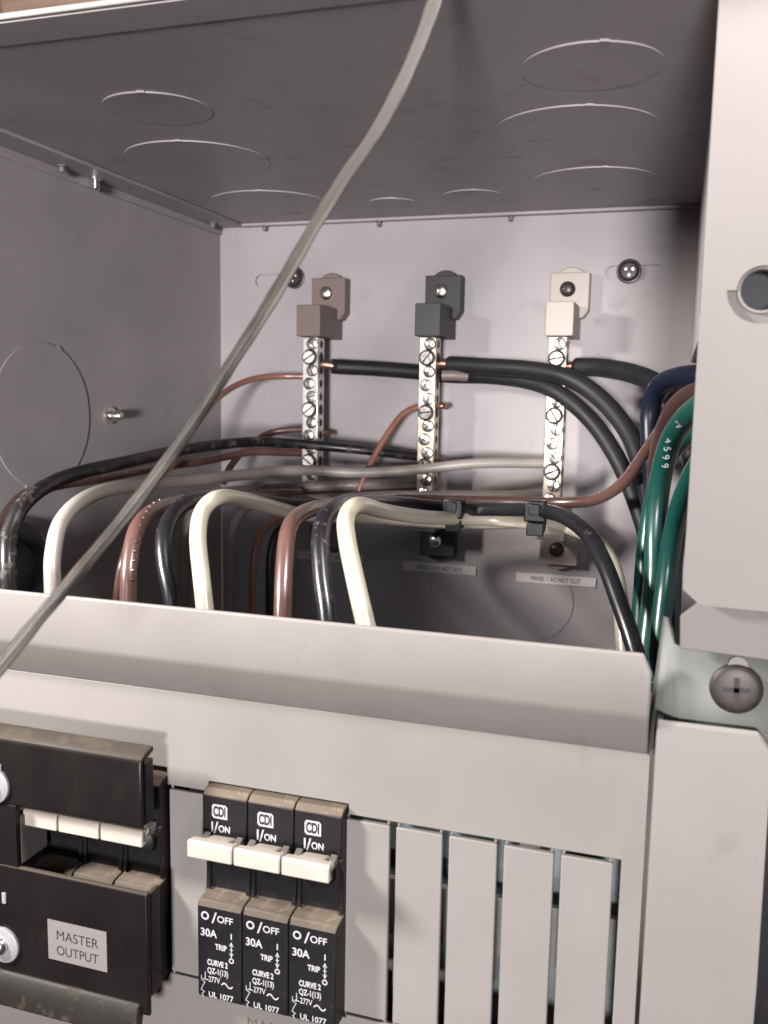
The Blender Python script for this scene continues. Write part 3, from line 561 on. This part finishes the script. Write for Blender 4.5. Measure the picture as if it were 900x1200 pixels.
go, gpath = wire('bright green wire with white printed characters', [(752, 810, 262), (760, 740, 267), (767, 680, 273), (768, 625, 278), (773, 570, 278), (784, 522, 272), (803, 490, 263), (840, 464, 250), (900, 446, 238)], 3.15, 'green_wire')
wire('glossy green wire nearest the right plate', [(770, 800, 254), (774, 740, 257), (780, 685, 261), (787, 635, 261), (797, 592, 256), (817, 546, 247), (850, 505, 237), (910, 470, 228)], 2.7, 'green_wire')
wire('shaded green wire behind the printed one', [(744, 790, 285), (752, 710, 290), (757, 645, 294), (765, 590, 297), (779, 543, 294), (806, 510, 285), (860, 484, 270)], 3.0, 'green_wire')
wire('dull teal wire at the corner below the right plate', [(783, 800, 266), (787, 720, 270), (790, 655, 273), (798, 612, 274), (825, 580, 266), (870, 560, 256)], 2.6, 'green_dark')
# white characters printed on the green wire
for ch, px, py in (('4', 779, 514), ('5', 777.5, 524), ('9', 776, 534), ('9', 775, 544), ('M', 791, 493)):
    ry = P(px, py, 270).normalized(); q = min(gpath, key=lambda p: (p - ry * p.dot(ry)).length)
    c = ry * (q.length - 4.75); t = text(ch, 0, 0, 0, 1.9, M['print_white'], go, bold=.02)
    t.location = (c - Vector(P(752, 810, 262))) * MM; t.rotation_euler = (math.pi / 2, math.radians(76), math.radians(8))
# ribbing down the edge of the brown wire
rb = MB()
for k in range(14, 44, 2):
    p = path1[k]; n = (path1[k + 1] - path1[k - 1]).normalized(); side = n.cross(Vector((0, 1, 0))).normalized()
    side = side if side.x > 0 else -side
    rb.lathe(p + side * 2.15 - Vector((0, 1.2, 0)), n, [(0, -.55), (.6, -.2), (.6, .2), (0, .55)], 8)
o = rb.build('printed_ribs', M['brown_dark'], w1, off=tuple(P(148, 790, 214)))

def marks(o, path, i0, i1, r, off, m, dz=0, seed=1):
    g = MB(); q = random.Random(seed)
    for i in range(i0, i1):
        for k in range(3):
            if q.random() < .22: continue
            a, b = path[i], path[i + 1]; p = a.lerp(b, k / 3); n = (b - a).normalized(); d = (Vector((0, 0, dz)) - p.normalized()); d = (d - n * d.dot(n)).normalized(); s_ = n.cross(d)
            h, wd = q.uniform(.35, .62), q.uniform(.10, .2)
            vs = [g.bm.verts.new(p + d * (r - .05 + t * .08) + n * x * wd + s_ * y * h) for t in (0, 1) for x, y in ((-1, -1), (1, -1), (1, 1), (-1, 1))]
            for f in ((0, 3, 2, 1), (4, 5, 6, 7), (0, 1, 5, 4), (1, 2, 6, 5), (2, 3, 7, 6), (3, 0, 4, 7)): g.bm.faces.new([vs[j] for j in f])
    g.build('printed_marks', M[m], o, off=off, smooth=False)
ww = [o for o in COL.objects if o.get('label', '').startswith('right white wire bending')][0]
marks(ww, WP[ww.name], 84, 96, 2.4, tuple(Vector(ww.location) / MM), 'taupe_wire', -.4); marks(ww, WP[ww.name], 98, 112, 2.4, tuple(Vector(ww.location) / MM), 'taupe_wire', -.4, 5)
tw = [o for o in COL.objects if o.get('label', '').startswith('taupe wire just')][0]
marks(tw, WP[tw.name], 44, 70, 2.5, tuple(Vector(tw.location) / MM), 'black_matte', 0, 9)
# ------------------------------------------------------------------ cable ties
for (px, py, Y, lab) in ((535, 601, 323, 'black cable tie on the wires nearest the middle bar'), (630, 604, 308, 'black cable tie on the wires below the beige clipped bar')):
    c = P(px, py, Y); t = thing('cable_tie', lab, 'cable tie', tuple(c), 'cable ties on the bundle')
    band = MB()
    hw = 2.7
    ring = [(4.4 * math.cos(a) * (.86), 5.6 * math.sin(a)) for a in [2 * math.pi * i / 28 for i in range(28)]]
    inn = [(y * .86, z * .88) for y, z in ring]
    for A, B in ((ring, inn),):
        va = [[band.bm.verts.new((x, y, z)) for y, z in L_] for L_ in (A, B) for x in (-hw, hw)]
        for i in range(28):
            j = (i + 1) % 28
            band.bm.faces.new((va[0][i], va[0][j], va[1][j], va[1][i])); band.bm.faces.new((va[2][i], va[3][i], va[3][j], va[2][j]))
            band.bm.faces.new((va[0][i], va[2][i], va[2][j], va[0][j])); band.bm.faces.new((va[1][i], va[1][j], va[3][j], va[3][i]))
    band.build('band', M['tie'], t, bevel=.2)
    MB().box(-3.6, 3.6, -7.2, -3.2, -1.4, 5.8).build('head', M['tie'], t, bevel=.5)
    MB().box(-1.9, 1.7, -8.2, -7.1, 1.0, 4.8).build('tail', M['tie'], t, bevel=.3)
    MB().box(-2.9, 2.9, -5.6, -3.6, -6.4, -1.8).build('strap', M['tie'], t, bevel=.4)

# ------------------------------------------------------------------ loose two-core cord in the foreground
cp = [(528, -70, 172), (519, -35, 171), (508, 5, 170), (491, 52, 168), (467, 106, 165), (439, 157, 163), (403, 209, 160), (368, 266, 157), (334, 325, 154), (300, 381, 151), (266, 434, 149), (229, 492, 146), (193, 544, 143), (150, 600, 140), (114, 644, 136), (83, 681, 132), (44, 727, 128), (6, 774, 124), (-50, 842, 119)]
p3 = [P(*p) for p in cp]; path = smooth_path(p3, 12)
def two(a):   # figure-of-eight section
    r = 1.0 + .72 * math.cos(a) ** 2; q = .98 * r * math.cos(a), .98 * math.sin(a) * (.82 + .18 * math.cos(a) ** 2) * (1 - .28 * math.exp(-(math.cos(a) / .28) ** 2))
    return q
off = tuple(p3[0])
o = MB().tube(path, lambda t: .94 + .06 * math.sin(t * 37) * math.sin(t * 91), 36, prof=two, up=Vector((1, -.25, .2))).build('cord', M['cord'], None, off=off, angle=70)
o.location = Vector(off) * MM; props(o, 'dusty grey two-core cord hanging diagonally in front of the open box', 'cord')
